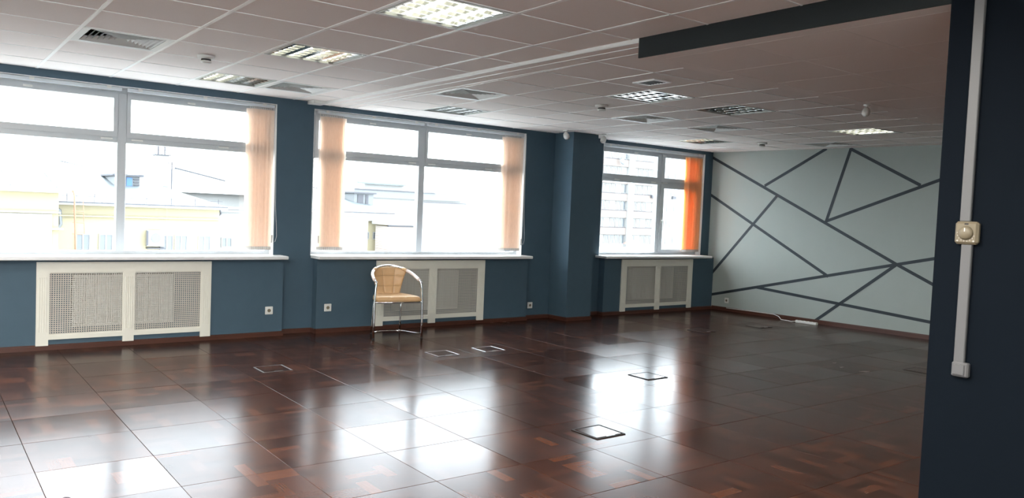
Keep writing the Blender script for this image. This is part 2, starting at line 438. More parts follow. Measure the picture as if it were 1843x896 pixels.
TC = .6323; CX, CY = .9622, 5.0749
L_LIGHT = {(2, -2): 1, (2, 1): 1, (2, 4): 1}; L_VENT = [(0, 2), (3, 4)]; L_FILL = [(1, -5), (0, -8), (-1, -2), (-2, -5), (-3, -8), (-5, -5), (-4, -2), (-4, 2)]
clL = [(1, 0, XS-.006), (0, 1, YW), (-1, 0, -XMIN)]
tilefield((TC, 0), (0, TC), (CX, CY), range(-7, 5), range(-15, 6), ZL, clL, set(L_LIGHT) | set(L_VENT) | set(L_FILL), .012, 2.6, .024)
for i in range(-7, 5): barline((CX+TC*i, YMIN), (CX+TC*i, YW), .026, ZL, clL)
for j in range(-15, 6): barline((XMIN, CY+TC*j), (XS, CY+TC*j), .013, ZL, clL)
# right bay, its grid turned a little against the room
ex, ey, og = (.6045, -.0235), (.0170, .6345), (4.0952, 4.4537)
R_LIGHT = {(1, 5): 0, (2, 1): 0, (4, 1): 0, (8, 1): 1, (8, 5): 1}; R_VENT = [(0, 3), (4, 3), (6, 3), (10, 3)]
clR = [(-1, 0, -4.085), (0, 1, YW), (0, -1, -3.742), (1, .0713, 11.0417+.0713*7)]
tilefield(ex, ey, og, range(-1, 13), range(-2, 8), ZR, clR, set(R_LIGHT) | set(R_VENT), .010, 2.6, .012)
def gp(i, j): return (og[0]+ex[0]*i+ey[0]*j, og[1]+ex[1]*i+ey[1]*j)
for i in range(0, 13): barline(gp(i, -2), gp(i, 8), .012, ZR, clR)
for j in range(-1, 8): barline(gp(-1, j), gp(13, j), .012, ZR, clR)
# border strips beside the step between the ceilings
s = MB(); s.box(XS-.006, XS+.004, 3.742, YW, ZR, ZL+.03); s.build('step_edge', 'plaster_white', ceiling)
for k, (x0, x1) in enumerate(((XS+.004, 3.922), (3.934, 4.080))):
    for j in range(-1, 8):
        ya, yb = max(3.742, 4.4537+.6345*j+.004), min(YW, 4.4537+.6345*(j+1)-.004)
        if k == 0 and j > -1: continue
        if k == 0: ya, yb = 3.742, YW
        if yb-ya > .02: MB().box(x0, x1, ya, yb, ZR, ZR+.015).build('border_strip', 'ceiling_tile', ceiling)
for x in (XS+.006, 3.928, 4.084): MB().box(x-.007, x+.007, 3.742, YW, ZR-.003, ZR+.012).build('grid_bar', 'grid_metal', ceiling)
# white box end where the step meets the pier
MB().box(3.66, XS, 8.66, YW, ZR-.012, ZL+.02).build('step_return', 'plaster_white', ceiling)
# lowered part over the opening
m_ = MB(); m_.box(XS+.005, 3.937, YMIN, 3.742, ZB, ZB+.02); m_.build('margin_strip', 'ceiling_tile', ceiling)
m_ = MB(); m_.box(3.937, 11.5, 3.62, 3.742, ZB, ZB+.02); m_.build('margin_strip', 'ceiling_tile', ceiling)
m_ = MB(); m_.box(XS+.005, 11.6, 3.730, 3.742, ZB+.001, ZTOP-.06); m_.build('drop_face', 'ceiling_tile', ceiling)
clB = [(-1, 0, -3.943), (0, 1, 3.616), (1, .0713, 11.0417+.0713*7)]
tilefield((.612, 0), (0, .618), (3.937, 3.62), range(0, 13), range(-13, 0), ZB, clB, {(2, -6), (6, -6)}, .007, 1.9, .012)
for i in range(0, 12): barline((3.937+.612*i, YMIN), (3.937+.612*i, 3.62), .009, ZB+.004, [(-1, 0, -3.93)])
for j in range(-12, 1): barline((3.937, 3.62+.618*j), (11.4, 3.62+.618*j), .009, ZB+.004, [])

# ------------------------------------------------------------------ light fittings
def light_proto(lit):
    """recessed louvred fitting, origin at the middle of its lower rim"""
    parts = []
    h = .298
    f = MB()
    for k in range(4):
        rm = Matrix.Rotation(k*math.pi/2, 4, 'Z'); f.box(-h, h, h-.016, h, -.004, .006, rm)
    parts.append(('rim', f.mesh('rim', 'housing_white'), (0, 0, 0)))
    g = MB(); g.box(-h+.004, h-.004, -h+.004, h-.004, .085, .09)
    for k in range(4):
        rm = Matrix.Rotation(k*math.pi/2, 4, 'Z'); g.box(-h+.002, h-.002, h-.008, h-.002, .004, .09, rm)
    parts.append(('housing', g.mesh('housing', 'housing_white'), (0, 0, 0)))
    if lit == 3:             # flush opal panel of the added fill lights
        q = MB(); q.box(-h+.014, h-.014, -h+.014, h-.014, -.001, .003); parts.append(('diffuser', q.mesh('diffuser', 'opal_fill'), (0, 0, 0))); return parts
    tb = MB(); tb.tube([(0, -.27, .055), (0, .27, .055)], .013, 10)
    on = tb.mesh('tube', 'tube_lit', True); off = tb.mesh('tube', 'tube_off', True)
    for k in range(4):
        l = lit in (1, 3) or (lit == 2 and k < 2)
        parts.append(('tube', on if l else off, (-.213+.142*k, 0, 0)))
    # long V-shaped blades between the tubes
    bl = MB(); bl.add([(-.022, -h+.016, .006), (-.003, -h+.016, .046), (.003, -h+.016, .046), (.022, -h+.016, .006), (-.022, h-.016, .006), (-.003, h-.016, .046), (.003, h-.016, .046), (.022, h-.016, .006)],
                      [(0, 1, 5, 4), (1, 2, 6, 5), (2, 3, 7, 6), (0, 4, 7, 3), (0, 3, 2, 1), (4, 5, 6, 7)])
    bme = bl.mesh('louvre_blade', 'louvre_alu')
    for k in range(5): parts.append(('louvre_blade', bme, (max(-.262, min(.262, -.284+.142*k)), 0, 0)))
    cbm = MB()
    for k in range(4):
        x = -.213+.142*k
        cbm.add([(x-.052, -.010, .004), (x+.052, -.010, .004), (x+.052, .010, .004), (x-.052, .010, .004), (x-.060, -.002, .044), (x+.060, -.002, .044), (x+.060, .002, .044), (x-.060, .002, .044)],
                [(0, 3, 2, 1), (4, 5, 6, 7), (0, 1, 5, 4), (1, 2, 6, 5), (2, 3, 7, 6), (3, 0, 4, 7)])
    cme = cbm.mesh('cross_louvre', 'louvre_alu')
    for k in range(6): parts.append(('cross_louvre', cme, (0, -.235+.094*k, 0)))
    return parts
PR = {k: light_proto(k) for k in (0, 1, 2, 3)}
def light(x, y, z, rz, lit, label):
    t = thing('ceiling_light', label, 'ceiling light', (x, y, z), rz, 'added flush opal fill lights' if lit == 3 else 'recessed louvred ceiling lights')
    for n, me, l in PR[lit]: obj(n, me, t, l)
def lc(i, j): return CX+TC*(i+.5), CY+TC*(j+.5)
def rc(i, j): return gp(i+.5, j+.5)
RZ = math.atan2(ex[1], ex[0])
light(*lc(2, -2), ZL, 0, 1, 'large brightly lit louvred ceiling light with all tubes on, beside the dark beam')
light(*lc(2, 1), ZL, 0, 1, 'lit louvred ceiling light in line with the white smoke detector over the first window')
light(*lc(2, 4), ZL, 0, 2, 'half-lit louvred ceiling light close above the first window, two tubes dark')
for ij in L_FILL: light(*lc(*ij), ZL, 0, 3, 'flush opal fill light added over the unseen rear part of the room')  # unseen lights, added to brighten the room from behind
for i_ in (2, 6): light(3.937+.612*(i_+.5), 3.62-.618*5.5, ZB, 0, 3, 'flush opal fill light added in the lowered ceiling, unseen behind the partition')  # unseen pair, added to brighten the right side
light(*rc(1, 5), ZR, RZ, 0, 'unlit louvred ceiling light directly above the middle window')
light(*rc(2, 1), ZR, RZ, 0, 'unlit louvred ceiling light diagonally next to the small framed grille')
light(*rc(4, 1), ZR, RZ, 0, 'unlit louvred ceiling light with silvery cells near the lowered ceiling edge')
light(*rc(8, 1), ZR, RZ, 1, 'lit louvred ceiling light near the striped end wall')
light(*rc(8, 5), ZR, RZ, 2, 'half-lit louvred ceiling light close to the narrow window')

# ------------------------------------------------------------------ air vents
def vent_parts():
    h = .305; ps = []
    f = MB()
    for k in range(4):
        rm = Matrix.Rotation(k*math.pi/2, 4, 'Z')
        f.add([rm @ Vector(v) for v in ((-h, h, -.004), (h, h, -.004), (h-.05, h-.05, -.002), (-h+.05, h-.05, -.002), (-h, h, .008), (h, h, .008), (h-.05, h-.05, .008), (-h+.05, h-.05, .008))],
              [(0, 1, 2, 3), (7, 6, 5, 4), (0, 4, 5, 1), (2, 6, 7, 3)])
    ps.append(('vent_frame', f.mesh('vent_frame', 'vent_white')))
    b = MB(); b.box(-h+.01, h-.01, -h+.01, h-.01, .075, .08); ps.append(('vent_box', b.mesh('vent_box', 'void_dark')))
    for q in range(7):
        o_ = .250-.034*q; i_ = o_-.020; vb = MB()
        for k in range(4):
            rm = Matrix.Rotation(k*math.pi/2, 4, 'Z')
            vb.add([rm @ Vector(v) for v in ((-o_, o_, .000), (o_, o_, .000), (i_, i_, .032), (-i_, i_, .032), (-o_, o_, .002), (o_, o_, .002), (i_, i_, .034), (-i_, i_, .034))],
                   [(0, 1, 2, 3), (7, 6, 5, 4)])
        ps.append(('vane', vb.mesh('vane', 'vent_white')))
    return ps
VP_ = vent_parts()
def vent(x, y, z, rz, label):
    t = thing('air_vent', label, 'air vent', (x, y, z), rz, 'square ceiling air vents')
    for n, me in VP_: obj(n, me, t)
vent(*lc(0, 2), ZL, 0, 'square air vent in the ceiling over the first radiator cover, slats dark and light')
vent(*lc(3, 4), ZL, 0, 'square air vent in the ceiling close to the pier between two wide windows')
vent(*rc(0, 3), ZR, RZ, 'square air vent beside the double ceiling strip, next to an unlit light')
vent(*rc(4, 3), ZR, RZ, 'square air vent near the ceiling smoke detector before the column')
vent(*rc(6, 3), ZR, RZ, 'square air vent between the half-lit light and the lowered ceiling edge')
vent(*rc(10, 3), ZR, RZ, 'square air vent right against the striped end wall')

# small framed grille in a tile
x, y = gp(1.50, .52)
t = thing('small_grille', 'small rectangular white framed grille set in a ceiling tile', 'grille', (x, y, ZR), RZ)
f = MB()
for (x0, x1, y0, y1) in ((-.10, .10, -.13, -.105), (-.10, .10, .105, .13), (-.10, -.075, -.105, .105), (.075, .10, -.105, .105)): f.box(x0, x1, y0, y1, -.010, 0)
f.build('frame', 'grid_metal', t); g = MB(); g.box(-.075, .075, -.105, .105, -.004, 0); g.build('grille_core', 'void_dark', t)
sl = MB(); sl.box(-.075, .075, -.003, .003, -.008, -.004); me = sl.mesh('slat', 'plastic_grey')
for k in range(6): obj('slat', me, t, (0, -.085+.034*k, 0))

# smoke detectors
def smoke(x, y, z, label):
    t = thing('smoke_detector', label, 'smoke detector', (x, y, z), 0, 'round ceiling smoke detectors'); t.scale = (1.25, 1.25, 1.35)
    MB().lathe([(.055, 0), (.055, -.012), (.050, -.018), (.040, -.020)], 24).build('base', 'plastic_white', t, True)
    MB().lathe([(.030, -.018), (.030, -.032), (.034, -.032), (.036, -.040), (.028, -.046), (.005, -.048)], 24).build('head', 'plastic_white', t, True)
    MB().lathe([(.0305, -.022), (.0318, -.030), (.0312, -.031)], 16).build('sensing_gap', 'dark_hole', t)
smoke(1.936, 6.80, ZL, 'round white smoke detector on the ceiling over the first window')
smoke(5.752, 6.141, ZR, 'round white smoke detector on the ceiling near an unlit light and a vent')
smoke(9.85, 7.10, ZR, 'round white smoke detector on the ceiling near the striped end wall')

# ceiling motion sensors
def sensor(x, y, z, rz, label, big=1.0):
    t = thing('motion_sensor', label, 'motion sensor', (x, y, z), rz, 'white sensors hanging from the ceiling')
    b = big
    MB().lathe([(.032*b, 0), (.032*b, -.010), (.022*b, -.016), (.012*b, -.018)], 16).build('base', 'plastic_white', t, True)
    MB().tube([(0, 0, -.012), (0, 0, -.035*b), (0, -.006, -.048*b)], [.011*b, .011*b, .013*b], 10).build('neck', 'plastic_white', t, True)
    hd = MB(); hd.tube([(0, .020*b, -.040*b), (0, .010*b, -.048*b), (0, -.010*b, -.072*b), (0, -.026*b, -.098*b), (0, -.034*b, -.112*b), (0, -.036*b, -.117*b)], [.010*b, .030*b, .040*b, .039*b, .028*b, .006*b], 16)
    hd.build('head', 'plastic_white', t, True)
    MB().lathe([(.020*b, 0), (.014*b, .010*b), (.003, .014*b)], 12, Matrix.Translation((0, -.034*b, -.106*b)) @ Matrix.Rotation(R(150), 4, 'X')).build('lens', 'plastic_white', t, True)
sensor(7.185, 8.36, ZR, R(0), 'white rounded sensor hanging from the ceiling in front of the column face', 1.05)
sensor(7.845, 8.30, ZR, R(-70), 'white sensor hanging from the ceiling between the column and the narrow window', 1.05)
sensor(6.511, 3.665, ZB, R(-75), 'white sensor with bent neck under the lowered ceiling edge', .85)
sensor(6.46, 2.93, ZB, R(-60), 'small white fitting for a light spot under the lowered ceiling partly hidden by the partition', .6)  # bright light spot, built in the sensor shape

# ------------------------------------------------------------------ windows
YF, YB, YG = 8.945, 9.02, 8.985
def window(n, x0, x1, mul, usash, cas=False):
    """x0,x1 frame ends; mul = mullion in the lower part; usash = width span of mullion with the upper sashes"""
    root = MB(); z0, z1 = .908, 2.604
    root.box(x0, x0+.06, YF, YB, z0, z1); root.box(x1-.06, x1, YF, YB, z0, z1)
    root.box(x0+.06, x1-.06, YF, YB, z0, z0+.036); root.box(x0+.06, x1-.06, YF, YB, z1-.06, z1)
    W = struct('window_%d' % n, root, 'pvc', 'white plastic framed window')
    MB().cbox(mul[0], mul[1], YF-.004, YB, z0+.036, z1-.06, .004).build('mullion', 'pvc', W)
    for (a, b) in ((x0+.06, mul[0]), (mul[1], x1-.06)):
        MB().cbox(a, b, YF-.002, YB, 2.045, 2.105, .004).build('transom', 'pvc', W)
    spans = [(x0+.055, usash[0]), (usash[1], x1-.055)]
    for k, (a, b) in enumerate(spans):       # opening vents at the top
        s = MB(); e = .052; za, zb = 2.098, 2.552
        A = a if k == 0 else mul[1]; B = mul[0] if k == 0 else b
        gl = (A+e, usash[0]) if k == 0 else (usash[1], B-e)
        s.box(A, gl[0], YF-.016, YB-.01, za, zb); s.box(gl[1], B, YF-.016, YB-.01, za, zb)
        s.box(gl[0], gl[1], YF-.016, YB-.01, za, 2.156); s.box(gl[0], gl[1], YF-.016, YB-.01, 2.492, zb)
        sash = s.build('vent_sash', 'pvc', W)
        MB().box(gl[0]-.005, gl[1]+.005, YG, YG+.006, 2.150, 2.498).build('pane', 'window_glass', sash)
        gk = MB()
        gk.box(gl[0], gl[1], YF-.012, YF-.004, 2.151, 2.1575); gk.build('gasket', 'weight_grey', sash)
    for k, (a, b) in enumerate(((x0+.06, mul[0]), (mul[1], x1-.06))):
        if cas and k == 1:
            s = MB(); e = .075
            s.box(a, a+e, YF-.016, YB-.01, .944, 2.05); s.box(b-e, b, YF-.016, YB-.01, .944, 2.05)
            s.box(a+e, b-e, YF-.016, YB-.01, .944, .995); s.box(a+e, b-e, YF-.016, YB-.01, 1.992, 2.05)
            sash = s.build('casement_sash', 'pvc', W)
            MB().box(a+e-.005, b-e+.005, YG, YG+.006, .99, 1.997).build('pane', 'window_glass', sash)
            hd = MB(); hd.cbox(a+.022, a+.052, YF-.026, YF-.016, 1.42, 1.50, .004); hd.tube([(a+.037, YF-.022, 1.47), (a+.037, YF-.055, 1.47), (a+.037, YF-.060, 1.455), (a+.037, YF-.060, 1.33)], .009, 8)
            hd.build('handle', 'plastic_white', sash)
        else:
            MB().box(a-.005, b+.005, YG, YG+.006, .940, 2.050).build('pane', 'window_glass', W)
    for x in [x0+.42, mul[0]-.10, mul[1]+.10, x1-.55 if x1-x0 > 2.6 else x1-.3]:
        c = MB(); c.cbox(x-.055, x+.055, YF-.014, YF-.002, 2.072, 2.088, .003); c.build('hinge_cap', 'plastic_white', W)
    c = MB()
    for x in (x0+.8, x1-.9): c.cbox(x-.04, x+.04, YF-.03, YF-.014, 2.51, 2.528, .003)
    c.build('vent_latch', 'plastic_white', W)
    return W
W4_fill = window(4, -3.0, -.32, (-1.70, -1.62), (-1.74, -1.58))  # unseen window, added to brighten the left of the ceiling
W1 = window(1, .10, 3.302, (1.690, 1.775), (1.650, 1.812))
W2 = window(2, 3.745, 6.868, (5.226, 5.314), (5.195, 5.347))
W3 = window(3, 8.352, 10.705, (9.690, 9.765), (9.660, 9.838), True)
SILL = [(-3.05, -.25), (-.15, 3.392), (3.752, 6.888), (8.285, 10.727)]
for Wn, (a, b) in zip((W4_fill, W1, W2, W3), SILL):
    MB().cbox(a, b, 8.585, YF+.01, .870, .908, .007).build('window_sill', 'sill_white', Wn)
# white lining of the reveals
for k, (Wn, (a, b)) in enumerate(zip((W4_fill, W1, W2, W3), WIN)):
    for x0, x1, z0, z1 in ((a, a+.006, .908, WZ1), (b-.006, b, .908, WZ1), (a, b, WZ1-.006, WZ1)):
        MB().box(x0, x1, YW-.002, YF, z0, z1).build('reveal_lining', 'sill_white', Wn)

# ------------------------------------------------------------------ vertical blinds
def blind(rail0, rail1, s0, s1, n, fab, label, chain_x, nrail=True):
    t = thing('vertical_blind', label, 'blind', ((s0+s1)/2, 8.88, .94), 0, 'vertical blinds at the windows')
    ox = (s0+s1)/2
    def b_(bm, name, m_, par=t, sm=False):
        bm.v = [(v[0]-ox, v[1]-8.88, v[2]-.94) for v in bm.v]; return bm.build(name, m_, par, sm)
    r = MB(); r.cbox(rail0, rail1, 8.852, 8.892, 2.560, 2.596, .004); rail = b_(r, 'head_rail', 'rail_metal')
    for x in (rail0+.12, (rail0+rail1)/2, rail1-.12):
        c = MB(); c.box(x-.02, x+.02, 8.846, 8.852, 2.572, 2.604); b_(c, 'bracket', 'plastic_white', rail)
    cr = MB(); cr.tube([(rail0+.05, 8.862, 2.553), (rail1-.05, 8.862, 2.553)], .0025, 6); b_(cr, 'draw_cord', 'weight_grey')
    wd2 = .0445; top, bot = 2.535, .965
    for k in range(n):
        x = s0+wd2*.75 + (s1-s0-1.5*wd2)*k/(n-1)
        a = R(38 + rng.uniform(-9, 9)); y = 8.882
        sl = MB()
        cols = 5; vs = []
        for q in range(cols):
            u_ = -1+2*q/(cols-1); dx = wd2*u_*math.cos(a); dy = wd2*u_*math.sin(a)*.8; cv = .006*(1-u_*u_)
            vs.append((dx+cv*math.sin(a), -dy+cv*math.cos(a)))
        V = []
        for z in (bot, top): V += [(x+p[0], y+p[1], z) for p in vs]
        V += [(x+p[0]+.0007, y+p[1]+.0007, z) for z in (bot, top) for p in vs]
        m0 = 2*cols
        F = [(i, i+1, cols+i+1, cols+i) for i in range(cols-1)]
        F += [(m0+i, m0+cols+i, m0+cols+i+1, m0+i+1) for i in range(cols-1)]
        sl.add(V, F); so_ = b_(sl, 'slat', fab, t, True)
        wg = MB(); dx, dy = wd2*.95*math.cos(a), wd2*.95*math.sin(a)*.8; nx_, ny_ = .003*math.sin(a), .003*math.cos(a)
        P = [(x-dx-nx_, y+dy-ny_), (x+dx-nx_, y-dy-ny_), (x+dx+nx_, y-dy+ny_), (x-dx+nx_, y+dy+ny_)]
        wg.prism(P, bot-.002, bot+.035); b_(wg, 'bottom_weight', 'weight_grey', so_)
        hk = MB(); hk.box(x-.004, x+.004, y-.004, y+.004, top-.005, 2.562); b_(hk, 'hook', 'plastic_white', so_)
    if chain_x is not None:
        ch = MB(); c0 = chain_x; sgn = 1 if chain_x > ox else -1
        ch.tube([(c0, 8.822, 2.57), (c0+.004*sgn, 8.816, 2.0), (c0+.012*sgn, 8.815, 1.45), (c0+.030*sgn, 8.815, 1.22), (c0+.034*sgn, 8.815, 1.12), (c0+.018*sgn, 8.815, 1.06), (c0, 8.815, 1.055), (c0-.010*sgn, 8.818, 1.10), (c0-.008*sgn, 8.822, 1.6), (c0-.006*sgn, 8.822, 2.57)], .0022, 6)
        b_(ch, 'pull_chain', 'plastic_white')
        wt = MB(); wt.cbox(c0-.022*sgn-.007, c0-.022*sgn+.007, 8.812, 8.826, 1.045, 1.135, .003); b_(wt, 'cord_weight', 'weight_grey')
blind(1.76, 3.285, 2.985, 3.285, 12, 'peach_fabric', 'peach vertical blind drawn to the right end of the first window by the pier', 3.296)
blind(.14, 1.71, .16, .46, 12, 'peach_fabric', 'head rail of the blind over the left pane of the first window', None)
blind(3.80, 5.24, 3.845, 4.165, 12, 'peach_fabric', 'peach vertical blind drawn to the left end of the middle window by the pier', 3.812)
blind(5.29, 6.855, 6.51, 6.85, 13, 'peach_fabric', 'peach vertical blind drawn to the right end of the middle window', 6.862)
blind(8.40, 10.69, 10.30, 10.685, 15, 'orange_fabric', 'deep orange vertical blind drawn to the right end of the narrow window', None)

# ------------------------------------------------------------------ radiators and their covers
def cover_and_radiator(x0, x1, lab, rlab):
    w_ = x1-x0; t = thing('radiator_cover', lab, 'radiator cover', (x0, 8.69, .045), 0, 'cream radiator covers under the windows')
    H_ = .803; th = .020
    fr = MB(); e = .104; mid = w_/2
    cols = [(0, e), (mid-e/2, mid+e/2), (w_-e, w_)]
    for a, b in cols: fr.box(a, b, 0, th, 0, H_-.098)
    fr.box(0, w_, 0, th, H_-.098, H_)
    for a, b in ((e, mid-e/2), (mid+e/2, w_-e)): fr.box(a, b, 0, th, .056, .098)
    fr.build('frame', 'cream_paint', t)
    for a, b in cols:                            # fluted pilasters: raised strips
        for q in range(4):
            x = a+.020+.0185*q
            s = MB(); s.cbox(x, x+.011, -.004, .002, .13, H_-.15, .0015); s.build('flute', 'cream_paint', t)
    sk = MB()
    for a in (0, w_-.02): sk.box(a, a+.02, th, .03, .0, H_)
    sk.box(0, w_, th, .03, H_-.02, H_); sk.build('side_return', 'cream_paint', t)
    for a, b in ((e, mid-e/2), (mid+e/2, w_-e)):
        me = MB(); z0, z1 = .090, H_-.092; st = .020
        nx_ = int((b-a)/st); nz_ = int((z1-z0)/st)
        for q in range(nx_+1): x = a+(b-a)*q/nx_; me.add([(x-.0048, th-.004, z0), (x+.0048, th-.004, z0), (x+.0048, th-.004, z1), (x-.0048, th-.004, z1)], [(0, 1, 2, 3)])
        for q in range(nz_+1): z = z0+(z1-z0)*q/nz_; me.add([(a, th-.003, z-.0048), (b, th-.003, z-.0048), (b, th-.003, z+.0048), (a, th-.003, z+.0048)], [(0, 1, 2, 3)])
        tag(me.build('mesh_screen', 'mesh_paint', t), kind='stuff')
        bd = MB()
        for (p, q, r_, s_) in ((a, b, .098, .106), (a, b, H_-.106, H_-.098), (a, a+.008, .106, H_-.106), (b-.008, b, .106, H_-.106)): bd.box(p, q, .004, .012, r_, s_)
        bd.build('screen_bead', 'cream_paint', t)
    # radiator inside
    rx0, rx1 = x0+.32, x1-.36
    rd = thing('radiator', rlab, 'radiator', ((rx0+rx1)/2, 8.83, .20), 0, 'white radiators behind the covers')
    hw = (rx1-rx0)/2
    for y_ in (-.05, .036): MB().cbox(-hw, hw, y_, y_+.014, 0, .52, .006).build('panel', 'radiator_white', rd)
    fm = MB(); fm.cbox(0, .030, -.0525, -.048, .03, .49, .002); fm = fm.mesh('rib', 'radiator_white')
    for k in range(int(2*hw/.05)): obj('rib', fm, rd, (-hw+.012+.05*k, 0, 0))
    g = MB(); g.box(-hw, hw, -.036, .036, .50, .512); g.build('top_grille', 'radiator_white', rd)
    for x_ in (-hw-.004, hw): MB().cbox(x_, x_+.004, -.05, .05, 0, .52, .001).build('side_panel', 'radiator_white', rd)
cover_and_radiator(*COVER[0], 'cream fluted radiator cover under the first window, standing clear of furniture', 'pale radiator behind the screens of the cover under the first window')
cover_and_radiator(*COVER[1], 'cream radiator cover under the middle window, partly behind the chair', 'pale radiator behind the screens of the cover next to the chair')
cover_and_radiator(*COVER[2], 'cream radiator cover under the narrow window by the striped wall', 'pale radiator behind the screens of the cover under the narrow window')

# ------------------------------------------------------------------ sockets
def socket(loc, rz, label):
    t = thing('power_socket', label, 'socket', loc, rz, 'wall power sockets')
    MB().cbox(-.044, .044, -.012, 0, -.044, .044, .004).build('plate', 'plastic_white', t)
    rot = Matrix.Rotation(R(90), 4, 'X')
    MB().lathe([(.030, .0115), (.030, .016), (.026, .016), (.0205, .0125)], 20, rot).build('collar', 'plastic_white', t, True)
    MB().lathe([(.0195, .0122), (.0195, .0132)], 20, rot).build('cup', 'plastic_cream', t)
    for x in (-.0095, .0095): MB().lathe([(.0035, .0131), (.0035, .0142)], 10, Matrix.Translation((x, 0, 0)) @ rot).build('pin_hole', 'dark_hole', t)
socket((3.226, YP, .292), 0, 'white power socket on the wall right of the first radiator cover')
socket((3.929, YP, .297), 0, 'white power socket on the parapet left of the chair')
socket((7.056, YW, .192), 0, 'white power socket on the recessed pier before the column')
socket((xfar(8.41), 8.41, .175), R(-94.1), 'white power socket low on the striped end wall')
socket((7.872, 8.54, .25), R(90), 'white power socket on the side of the column seen edge on')

# ------------------------------------------------------------------ partition fittings
def part_box(t, name, m_, y0, y1, z0, z1, d0, d1, c=.003):
    """in local coords: x out of the wall (towards -X world)"""
    return MB().cbox(-d1, -d0, y0, y1, z0, z1, c).build(name, m_, t)
PX = XS-.005
def trunk(z0, z1, y, label):
    t = thing('cable_trunking', label, 'trunking', (PX, y, z0), 0, 'white trunking on the partition')
    part_box(t, 'base_channel', 'plastic_grey', -.0215, .0215, 0, z1-z0, 0, .014, .001)
    part_box(t, 'lid', 'plastic_grey', -.0225, .0225, 0, z1-z0, .014, .021, .003)
trunk(1.556, ZTOP-.1, 1.636, 'long grey white cable trunking rising from the thermostat to the ceiling')
trunk(.918, 1.454, 1.622, 'grey white cable trunking between the thermostat and the light switch')
t = thing('thermostat', 'cream wall thermostat with round dial on the dark partition', 'thermostat', (PX, 1.622, 1.505))
part_box(t, 'case', 'plastic_cream', -.050, .050, -.051, .051, 0, .034, .010)
RY = Matrix.Rotation(R(-90), 4, 'Y')
dl = MB().lathe([(.031, .033), (.030, .040), (.022, .047), (.010, .050)], 28, RY).build('dial', 'plastic_cream', t, True)
mk = MB(); mk.box(-.0505, -.0490, -.002, .002, .006, .022); mk.build('dial_mark', 'plastic_white', dl)
sc_ = MB()
for k in range(9):
    an = R(200+20*k); sc_.box(-.0352, -.0340, math.cos(an)*.037-.0012, math.cos(an)*.037+.0012, math.sin(an)*.037-.003, math.sin(an)*.037+.003)
sc_.build('scale_marks', 'weight_grey', t)
part_box(t, 'display_slot', 'dark_hole', -.009, .009, .036, .043, .030, .0345, .001)
for y in (-.034, .034): MB().lathe([(.004, .033), (.004, .036)], 10, Matrix.Translation((0, y, -.036)) @ RY).build('screw', 'weight_grey', t)
t = thing('light_switch', 'grey white rocker light switch at the lower end of the trunking', 'light switch', (PX, 1.612, .888))
part_box(t, 'case', 'plastic_grey', -.036, .036, -.033, .033, 0, .030, .006)
part_box(t, 'rocker', 'plastic_grey', -.022, .030, -.024, .024, .028, .036, .003)

# ------------------------------------------------------------------ floor boxes
def floor_box(x, y, label, style, h=.135):
    t = thing('floor_box', label, 'floor box', (x, y, 0), 0, 'square floor outlet boxes')
    fm = {'steel': 'frame_steel', 'dark': 'black_rubber'}[style]
    f = MB(); e = .012
    for k in range(4):
        rm = Matrix.Rotation(k*math.pi/2, 4, 'Z'); f.cbox(-h, h-e, h-e, h, 0, .005, .0015, rm)
    f.build('frame', fm, t)
    g = MB(); g.box(-h+e, h-e, -h+e, h-e, -.0002, .0012); g.build('gap', 'dark_hole', t)
    lid = MB(); lid.cbox(-h+e+.007, h-e-.007, -h+e+.014, h-e-.007, 0, .0042, .001)
    l = lid.build('lid', 'parquet' if style == 'steel' else 'parquet', t)
    hs = MB(); hs.cbox(-.03, .05, -h+e+.003, -h+e+.011, .001, .0055, .001); hs.build('handle', 'frame_steel', t)
floor_box(2.64, 6.985, 'steel framed floor outlet box in front of the first radiator cover', 'steel')
floor_box(4.457, 7.007, 'steel framed floor outlet box just in front of the chair', 'steel')
floor_box(5.063, 7.024, 'floor outlet box to the right of the one before the chair', 'steel')
floor_box(5.633, 5.197, 'black framed floor outlet box in the bright reflection of the narrow window', 'dark')
floor_box(3.854, 3.994, 'large black framed floor outlet box in the near middle of the floor', 'dark')
floor_box(8.62, 7.02, 'dark floor outlet box in front of the narrow window radiator cover', 'dark')
floor_box(9.83, 6.97, 'dark floor outlet box near the striped end wall', 'dark')
floor_box(8.64, 4.06, 'dark floor outlet box by the partition edge', 'dark')

# ------------------------------------------------------------------ power strip at the far wall
px_, py_ = 10.862, 6.86
t = thing('power_strip', 'white power strip with cable lying at the foot of the striped wall', 'power strip', (px_, py_, 0), R(4))
MB().cbox(-.03, .03, -.17, .17, 0, .04, .006).build('body', 'plastic_white', t)
for k in range(5): MB().lathe([(.020, .040), (.020, .043), (.016, .0405)], 14, Matrix.Translation((0, -.128+.064*k, 0))).build('outlet', 'plastic_cream', t, True)
cb = MB(); cb.tube([(0, .17, .02), (-.02, .24, .008), (.02, .32, .007), (-.01, .42, .012), (.06, .50, .045), (.085, .60, .066), (.075, 1.0, .067), (.045, 1.45, .067)], .0055, 6); cb.build('cable', 'plastic_white', t, True)

